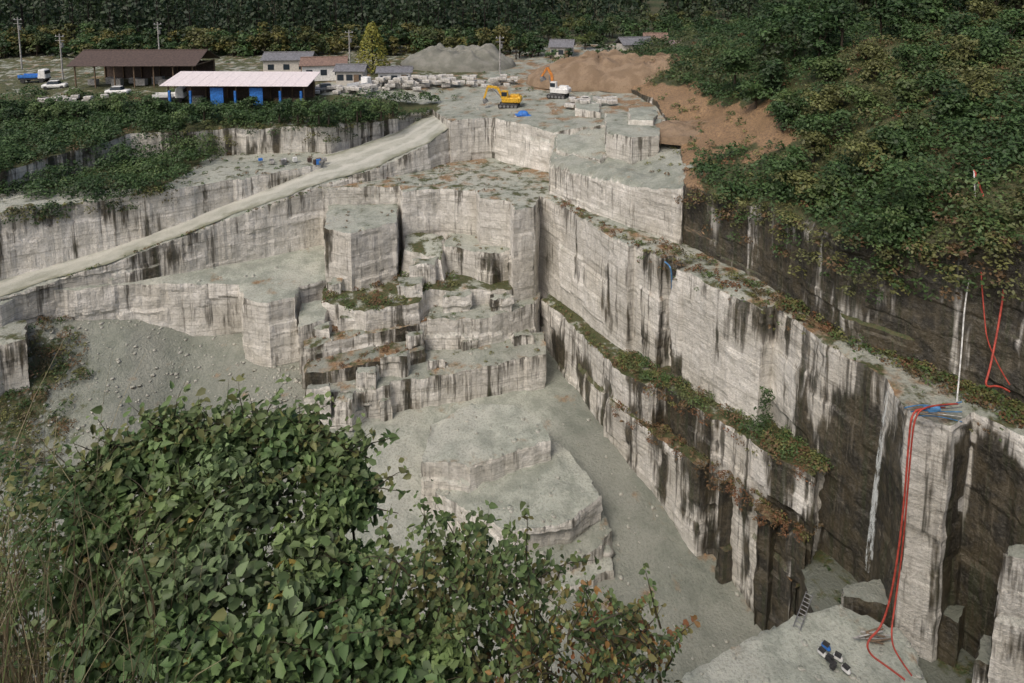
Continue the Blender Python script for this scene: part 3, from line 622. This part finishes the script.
for i in range(1500):
    x=rng.uniform(-5.8,-2.8);y=rng.uniform(4.1,6.8);z=float(T['V']['z'](x,y)[0]) if i%8==0 else z
    h=rng.uniform(.7,2.5)*(1-.45*(x+5.4)/2.9);l=rng.normal(size=2)*.28;w=rng.uniform(.004,.011);a=rng.random()*6.3;wx,wy=cos(a)*w,sin(a)*w
    col=np.array([(.24,.20,.12),(.18,.14,.08),(.12,.085,.05),(.13,.17,.06),(.32,.28,.17)][rng.integers(5)])
    for t in range(5):
        s=t/4;px_,py_,pz=x+l[0]*s**2*h,y+l[1]*s**2*h,z+h*s*(1-.12*s);ww=1-.8*s
        Vg+= [(px_-wx*ww,py_-wy*ww,pz),(px_+wx*ww,py_+wy*ww,pz)];Cg+=[(*col,1)]*2
    for t in range(4):
        b=n+t*2;Fg.append([b,b+1,b+3,b+2])
    n+=10
mesh_np('dry_grass',Vg,[np.array(Fg)],[LM],attrs={'Col':('FLOAT_COLOR',Cg)})
f=Fol()
for i in range(75):
    c=PY(rng.uniform(-10,75),rng.uniform(455,690),rng.uniform(6,8.5));f.blob(c,rng.uniform(.2,.4),60,.075,pick([G2,G3,G2,G4,(.13,.11,.055)]),spread=.8)
for i in range(140):
    p=sample(T['V'],1,lambda x,y:((x<0)&(x>-14)&(y>2))*1.+1e-9)[0];f.blob(p,rng.uniform(.3,.6),70,.11,pick([G1,G2,BR,G4]))
f.build('slope_undergrowth')
# ================================================================ OBJECTS
def empty(name,loc=(0,0,0),rz=0,sc=1):
    e=bpy.data.objects.new(name,None);link(e);e.location=loc;e.rotation_euler=(0,0,rz);e.scale=(sc,)*3;e.empty_display_size=.2;return e
def box(name,size,loc,m,parent=None,rot=(0,0,0),bev=.03,taper=None):
    bm=bmesh.new();bmesh.ops.create_cube(bm,size=1)
    for v in bm.verts:
        v.co=Vector((v.co.x*size[0],v.co.y*size[1],v.co.z*size[2]))
        if taper and v.co.z>0: v.co.x*=taper[0];v.co.y*=taper[1]
    if bev: bmesh.ops.bevel(bm,geom=bm.edges[:],offset=min(bev,min(size)*.3),segments=1,affect='EDGES')
    me=bpy.data.meshes.new(name);bm.to_mesh(me);bm.free();me.materials.append(m);o=bpy.data.objects.new(name,me);link(o,parent);o.location=loc;o.rotation_euler=rot;return o
def cyl(name,a,b,r,m,parent=None,r2=None,seg=12):
    a=Vector(a);b=Vector(b);d=b-a;bm=bmesh.new();bmesh.ops.create_cone(bm,cap_ends=True,segments=seg,radius1=r,radius2=r if r2 is None else r2,depth=d.length)
    me=bpy.data.meshes.new(name);bm.to_mesh(me);bm.free();me.materials.append(m);o=bpy.data.objects.new(name,me);link(o,parent);o.location=(a+b)/2;o.rotation_euler=d.to_track_quat('Z','Y').to_euler();return o
def beam(name,a,b,w,h,m,parent=None):
    a=Vector(a);b=Vector(b);d=b-a;o=box(name,(w,h,d.length),(a+b)/2,m,parent);o.rotation_euler=d.to_track_quat('Z','Y').to_euler();return o
YEL=mat('yellow_paint',(.62,.36,.03),.45);ORG=mat('orange_paint',(.55,.2,.04),.45);WHT=mat('white_paint',(.7,.7,.68),.5,var=.12);BLK=mat('black_rubber',(.03,.03,.03),.8);STL=mat('steel',(.25,.25,.25),.5,.6);GLS=mat('dark_glass',(.03,.04,.05),.1,var=0);BLU=mat('blue_tarp',(.03,.16,.5),.5);RST=mat('rusty_roof',(.075,.05,.04),.7);PNK=mat('pale_roof',(.72,.65,.64),.5,var=.08);CON=mat('concrete',(.34,.33,.31),.9);WOD=mat('timber',(.16,.11,.07),.8);RED=mat('red_hose_rubber',(.38,.055,.035),.6);CUT=mat('cut_stone',(.5,.48,.44),.9)
def excavator(loc,rz,body,boom,sc=1.,up=False):
    e=empty('excavator',loc,rz,sc)
    for s in (-1,1):
        box('track_%d'%(s+2),(4.,.6,.85),(0,s*1.25,.43),BLK,e,bev=.3)
        for k in range(5): cyl('roller',(-1.5+k*.75,s*1.25-.32,.4),(-1.5+k*.75,s*1.25+.32,.4),.26,STL,e)
    box('undercarriage',(2.4,2.,.4),(0,0,.75),STL,e)
    box('house',(3.6,2.6,1.),(-.5,0,1.6),body,e,bev=.12);box('counterweight',(.9,2.6,1.2),(-2.1,0,1.7),body,e,bev=.3);box('engine_hood',(1.8,1.5,.5),(-1.1,-.4,2.3),body,e,bev=.1)
    box('cab',(1.5,.95,1.6),(.7,.8,2.6),body,e,bev=.1,taper=(.85,.92));box('cab_window',(1.1,1.,.85),(.78,.81,2.8),GLS,e,bev=.05);box('cab_roof',(1.3,.9,.08),(.66,.8,3.42),body,e)
    pts=[(1.1,-.1,1.8),(2.3,-.1,3.8),(4.2,-.1,4.1),(5.,-.1,1.6)] if not up else [(1.1,-.1,1.8),(1.4,-.1,4.6),(2.4,-.1,6.2),(3.6,-.1,4.2)]
    for i,n in enumerate(('boom_lower','boom_upper','stick')): beam(n,pts[i],pts[i+1],.42,.38 if i==2 else .5,boom,e)
    cyl('boom_ram',(1.5,.2,1.9),((pts[1][0]+pts[2][0])/2,.2,pts[1][2]),.1,STL,e);cyl('stick_ram',((pts[1][0]+pts[2][0])/2,-.1,pts[2][2]+.4),(pts[2][0]+.4,-.1,pts[2][2]+.1),.09,STL,e)
    b=pts[3];box('bucket',(1.,1.1,.9),(b[0]-.2,-.1,b[2]-.45),STL,e,rot=(0,.5,0),taper=(.6,1));return e
pz=lambda px,py,h:(lambda c:(c[0],c[1],float(T['PL']['z'](c[0],c[1])[0])))(P(px,py,h))
excavator(pz(509,108,23.),3.0,YEL,YEL,.85)
excavator(pz(558,100,22.6),2.75,WHT,ORG,.85,up=True)
def shed(name,loc,w,d,h,rise,roofm,rz,posts=6,extra=None,postm=None,wallm=None):
    e=empty(name,loc,rz)
    for i in range(posts):
        x=-w/2+.4+(w-.8)*i/(posts-1)
        for y in (-d/2+.3,d/2-.3): box('post',(.22,.22,h),(x,y,h/2),postm or WOD,e)
        beam('rafter',(x,-d/2,h),(x,d/2,h),.15,.25,WOD,e)
    if extra=='gable':
        for s in (-1,1):
            box('roof_slope',(w+1.2,math.hypot(d/2+.6,rise),.12),(0,s*(d/4+.3),h+rise/2+.15),roofm,e,rot=(-s*math.atan2(rise,d/2+.6),0,0))
        box('ridge',(w+1.2,.35,.15),(0,0,h+rise+.22),roofm,e)
    else:
        a=math.atan2(rise,d);box('roof',(w+1.2,d+1.4,.12),(0,0,h+rise/2+.2),roofm,e,rot=(a,0,0))
        for i in range(int(w/1.8)): box('roof_rib',(.06,d+1.4,.03),(-w/2+i*1.8,0,h+rise/2+.275),roofm,e,rot=(a,0,0),bev=0)
    box('back_wall',(w-.5,.1,h-.3),(0,d/2-.1,h/2),wallm or RST,e);return e
s1=shed('open_shed',pz(148,86,21.8),22,10,3.9,2.3,RST,.02,7,'gable')
for i in range(9): box('stone_stock',(1.5+.1*i%1,1.2,1.+.2*(i%3)),(-9+i*2.2,-2+(i%2)*2,.6),CON,s1)
s2=shed('pale_roofed_shed',pz(243,99,21.8),23.5,6,3.5,1.1,PNK,-.02,7)
for x in (-3.2,3.4): box('blue_sheet',(2.2,.1,3.),(x,-2.8,1.7),BLU,s2)
for x in (-11,-7.5,0,7.5,11): box('blue_post_wrap',(.36,.36,2.6),(x,-3.05,1.4),BLU,s2)
box('workbench',(5,1.2,1),(8,0,.5),WOD,s2);box('stone_stock',(2,1.4,1.2),(-8,0,.6),CON,s2)
def house(name,loc,w,d,h,rise,wall,roof,rz=0):
    e=empty(name,loc,rz);box('walls',(w,d,h),(0,0,h/2),wall,e)
    for s in (-1,1): box('roof_slope',(w+1,math.hypot(d/2+.5,rise),.15),(0,s*(d/4+.2),h+rise/2),roof,e,rot=(-s*math.atan2(rise,d/2+.5),0,0))
    box('ridge',(w+1,.3,.2),(0,0,h+rise+.1),roof,e)
    for i in range(3): box('window',(1.2,.08,1.1),(-w/3+i*w/3,-d/2-.02,h*.55),GLS,e)
    box('door',(1,.08,2),(w/2-1.2,-d/2-.03,1.),WOD,e);return e
GRF=mat('grey_roof',(.16,.16,.17),.6);BRF=mat('brown_roof',(.2,.13,.10),.7);CRM=mat('cream_wall',(.5,.47,.42),.8,var=.1)
house('workshop',pz(290,74,21.),9,6,3,1.2,CRM,GRF,.1);house('workshop',pz(325,78,21),8,6,3,1.2,WHT,BRF,.2);house('workshop',pz(352,84,21.5),5,4,2.6,1.,CRM,GRF);house('workshop',pz(395,80,21),6,4,2.4,.8,WHT,GRF,.1)
for a,b,w_,h_,r_ in [(688,58,9,3.,mat('mauve_roof',(.32,.24,.24),.7)),(634,56,7,3.4,GRF),(655,53,5,3.8,BRF),(562,55,5,2.6,GRF),(703,51,5,3.6,GRF)]:
    c=P(a,b,20);house('house',(c[0],c[1],39.5),w_,5,h_,1.5,[CRM,WHT][int(a)%2],r_,rng.normal()*.4)
def truck(name,loc,rz,bed=WHT,sc=1.):
    e=empty(name,loc,rz,sc);box('chassis',(4.2,1.5,.25),(0,0,.6),BLK,e);box('cab',(1.3,1.6,1.5),(1.45,0,1.35),WHT,e,bev=.12,taper=(.8,.92));box('windscreen',(1.2,1.45,.5),(1.52,0,1.65),GLS,e,taper=(.85,.95))
    box('cargo_bed',(2.8,1.65,.12),(-.7,0,.85),bed,e)
    for s in (-1,1): box('bed_side',(2.8,.06,.4),(-.7,s*.82,1.1),bed,e)
    for x in (-1.4,1.4):
        for s in (-1,1): cyl('wheel',(x,s*.65,.35),(x,s*.85,.35),.36,BLK,e)
    return e
truck('small_truck',pz(170,100,22),.2,sc=1.2);truck('small_truck',pz(360,92,22),1.,sc=1.1);truck('small_truck',pz(35,84,21.8),.1,bed=BLU,sc=1.2)
def car(loc,rz,m_):
    e=empty('parked_car',loc,rz);box('body',(4,1.7,.7),(0,0,.6),m_,e,bev=.2);box('cabin',(2.2,1.5,.6),(-.1,0,1.2),GLS,e,bev=.12,taper=(.75,.85));box('roof',(1.5,1.25,.06),(-.1,0,1.52),m_,e)
    for x in(-1.3,1.3):
        for s in(-1,1):cyl('wheel',(x,s*.6,.33),(x,s*.85,.33),.33,BLK,e)
car(pz(118,95,22),.1,WHT);car(pz(55,90,22),.3,WHT);car(pz(326,94,22),.5,STL)
def stack(n,c,w,d,nz,tw):
    e=empty('stone_stack',c)
    for i in range(n): box('cut_block',(1.1+.6*rng.random(),1.,.55),(rng.uniform(-w,w),rng.uniform(-d,d),.3+.56*int(rng.integers(0,nz))),CUT,e,rot=(0,0,rng.normal()*tw))
stack(50,pz(402,88,22),5,2.5,4,.12);stack(50,pz(470,84,21.8),9,3,3,.3);stack(26,pz(345,94,22),5,2,2,.3);stack(20,pz(590,104,22),4,2,2,.4);stack(16,pz(70,100,22),5,2,2,.4)
e=empty('blue_tarp_cover',pz(523,117,23.3));box('sheet',(2.,1.4,.8),(0,0,.4),BLU,e,bev=.25,taper=(.6,.5));box('sheet_skirt',(2.4,1.8,.12),(0,0,.08),BLU,e,rot=(0,.03,.2))
e=empty('material_pile',P(290,163,28.2))
for i in range(14): box('crate',(.6,.5,.3+.5*rng.random()),(rng.uniform(-5,5),rng.uniform(-1,1),.3),[STL,CON,WOD,WHT,RST,BLU][i%6],e,rot=(0,0,rng.random()))
def pole(px,py,h,ht):
    b=pz(px,py,h);e=empty('utility_pole',b);cyl('shaft',(0,0,0),(0,0,ht),.17,CON,e,.11)
    for z in (ht-.5,ht-1.3): box('crossarm',(1.8,.1,.12),(0,0,z),STL,e)
    for x in(-.7,0,.7): cyl('insulator',(x,0,ht-.45),(x,0,ht-.2),.06,WHT,e)
    cyl('transformer',(.35,0,ht-2.6),(.35,0,ht-1.7),.25,STL,e)
for a in [(22,72,21.5,11),(63,82,21.7,9),(350,70,21.2,8),(160,66,21,9),(500,72,21,8)]: pole(*a)
def tube(name,pts,r,m):
    cu=bpy.data.curves.new(name,'CURVE');cu.dimensions='3D';cu.bevel_depth=r;cu.bevel_resolution=2;sp=cu.splines.new('NURBS');sp.points.add(len(pts)-1)
    for i,p in enumerate(pts): sp.points[i].co=(*p,1)
    sp.order_u=3;sp.use_endpoint_u=True;cu.materials.append(m);o=bpy.data.objects.new(name,cu);return link(o)
WR=mat('white_rope',(.55,.55,.52),.7);BH=mat('blue_hose',(.08,.22,.42),.5)
tube('red_hose',[PY(945,408,42.5),PY(925,408,41.5),PY(912,412,40.8),PY(909,440,40.7),PY(903,520,40.3),PY(893,590,40.),PY(882,628,39.8),PY(866,642,39.),PY(870,655,39),PY(885,665,38.5),PY(905,680,38)],.065,RED)
tube('red_hose',[PY(958,404,42.5),PY(930,405,41.5),PY(915,414,40.8),PY(911,450,40.7),PY(904,540,40.3),PY(896,600,40.),PY(890,640,39.),PY(900,660,38.5),PY(912,676,38)],.055,RED)
tube('red_hose',[PY(974,170,50),PY(985,200,49),PY(1000,240,46),PY(1006,280,45.),PY(998,330,44),PY(990,370,43),PY(984,388,42.5),PY(1000,385,42.8),PY(1010,392,42.5)],.065,RED)
tube('red_hose',[PY(976,172,50),PY(980,220,49),PY(981,270,46),PY(984,310,45.),PY(988,350,44),PY(1010,385,43)],.045,RED)
tube('white_pipe',[PY(974,170,50),PY(978,235,48),PY(965,300,46),PY(962,350,44),PY(957,402,42.3)],.05,WR)
tube('white_pipe',[PY(975,172,50),PY(986,260,48),PY(985,300,46)],.035,WR)
for k in range(5): tube('blue_hose',[PY(905+3*k,408+k*2,41.3),PY(920,404+3*k,41.6),PY(940,408+2*k,42.2),PY(962,402+5*k,42.6)],.04,[BH,STL,BH,WR,BH][k])
e=empty('pipe_joint',PY(932,409,41.6));box('valve',(.6,.3,.35),(0,0,0),BH,e);cyl('flange',(-.5,0,0),(.5,0,0),.16,BH,e)
tube('blue_hose',[P(665,262,29.9),P(668,264,29.8),P(672,270,30.),PY(672,290,67),],.08,BH)
# water: bundles of thin falling strands
wm,nt,b=newmat('falling_water');b.inputs['Base Color'].default_value=(.7,.74,.74,1);b.inputs['Roughness'].default_value=.3
g_=nt.nodes.new('ShaderNodeNewGeometry');nn=NOI(nt,g_.outputs['Position'],4.,(1,1,.2),3,.7);L(nt,MR(nt,nn,.4,.66,0.,.55),b.inputs['Alpha'])
def fall(name,top,drop,w,out=.9,ns=16):
    V=[];Fc=[];x=Vector((.85,-.5,0));n=24
    for s in range(ns):
        o=rng.normal()*w*.3;o2=o*2.2+rng.normal()*w*.3;t0=rng.random()**2*.3;t1=1-rng.random()*.25;b0=len(V);th=rng.uniform(.02,.055)
        for i in range(n+1):
            t=t0+(t1-t0)*i/n;ww=th*(.5+1.3*t);c=Vector(top)+x*(o+(o2-o)*t)+Vector((-out*t**.5,-out*.3*t**.5,-drop*t))+Vector((rng.normal(),rng.normal(),0))*.02
            V+=[tuple(c-x*ww),tuple(c+x*ww)]
        for i in range(n): a=b0+i*2;Fc.append([a,a+1,a+3,a+2])
    return mesh_np(name,V,[np.array(Fc)],[wm],smooth=np.ones(len(Fc),bool))
fall('waterfall',inn(m30(893,386),-.5),15.,.24,.8,14);fall('waterfall',PY(946,255,48.6),9.,.2,.6,14)
e=empty('ladder',P(800,632,45.9),.9)
for s in(0,.45): beam('rail',(0,s,.1),(3.2,s,.35),.06,.08,STL,e)
for i in range(9): cyl('rung',(.2+.35*i,0,.12+.03*i),(.2+.35*i,.45,.12+.03*i),.03,STL,e)
for a,b_,m_ in [(822,655,WHT),(830,662,BLK),(838,660,WHT),(833,668,BLK),(846,672,WHT),(826,649,BLU)]:
    e=empty('equipment_bag',P(a,b_,45.9),rng.random()*3);box('bag_body',(.65,.4,.35),(0,0,.2),m_,e,bev=.14,taper=(.8,.7));box('bag_flap',(.4,.42,.05),(0,0,.38),BLK,e);cyl('handle',(-.2,0,.43),(.2,0,.43),.03,BLK,e)
e=empty('timber_pile',P(868,640,45.9))
for i in range(9): beam('plank',(rng.uniform(-1.2,0),rng.uniform(-.5,.5),.1+.06*i),(rng.uniform(.8,1.6),rng.uniform(-.5,.5),.1+.07*i),.1,.07,[WOD,CON][i%2],e)
# ================================================================ LIGHT / CAMERA
w=bpy.data.worlds.new('World');S.world=w;w.use_nodes=True;nt=w.node_tree
sk=nt.nodes.new('ShaderNodeTexSky');sk.sky_type='NISHITA';sk.sun_disc=False;sk.sun_elevation=radians(52);sk.sun_rotation=radians(215);sk.air_density=.9;sk.dust_density=5.;sk.ozone_density=.3
bg=nt.nodes['Background'];L(nt,sk.outputs[0],bg.inputs[0]);bg.inputs[1].default_value=.135
l=bpy.data.lights.new('sun','SUN');l.energy=1.5;l.angle=radians(22);l.color=(1,.96,.9);so=bpy.data.objects.new('sun',l);link(so)
az=radians(215);d=Vector((sin(az)*cos(radians(52)),cos(az)*cos(radians(52)),sin(radians(52))));so.rotation_euler=d.to_track_quat('Z','Y').to_euler();so.location=(0,0,150)
cam=bpy.data.cameras.new('camera');co=bpy.data.objects.new('camera',cam);link(co);co.location=(0,0,60);co.rotation_euler=(radians(90)-TH,0,0)
cam.lens=24;cam.sensor_width=36;cam.shift_y=-(341.5-PR)/1024;cam.clip_end=6000;cam.clip_start=.1;S.camera=co
S.view_settings.view_transform='Standard';S.view_settings.look='None';S.view_settings.exposure=0
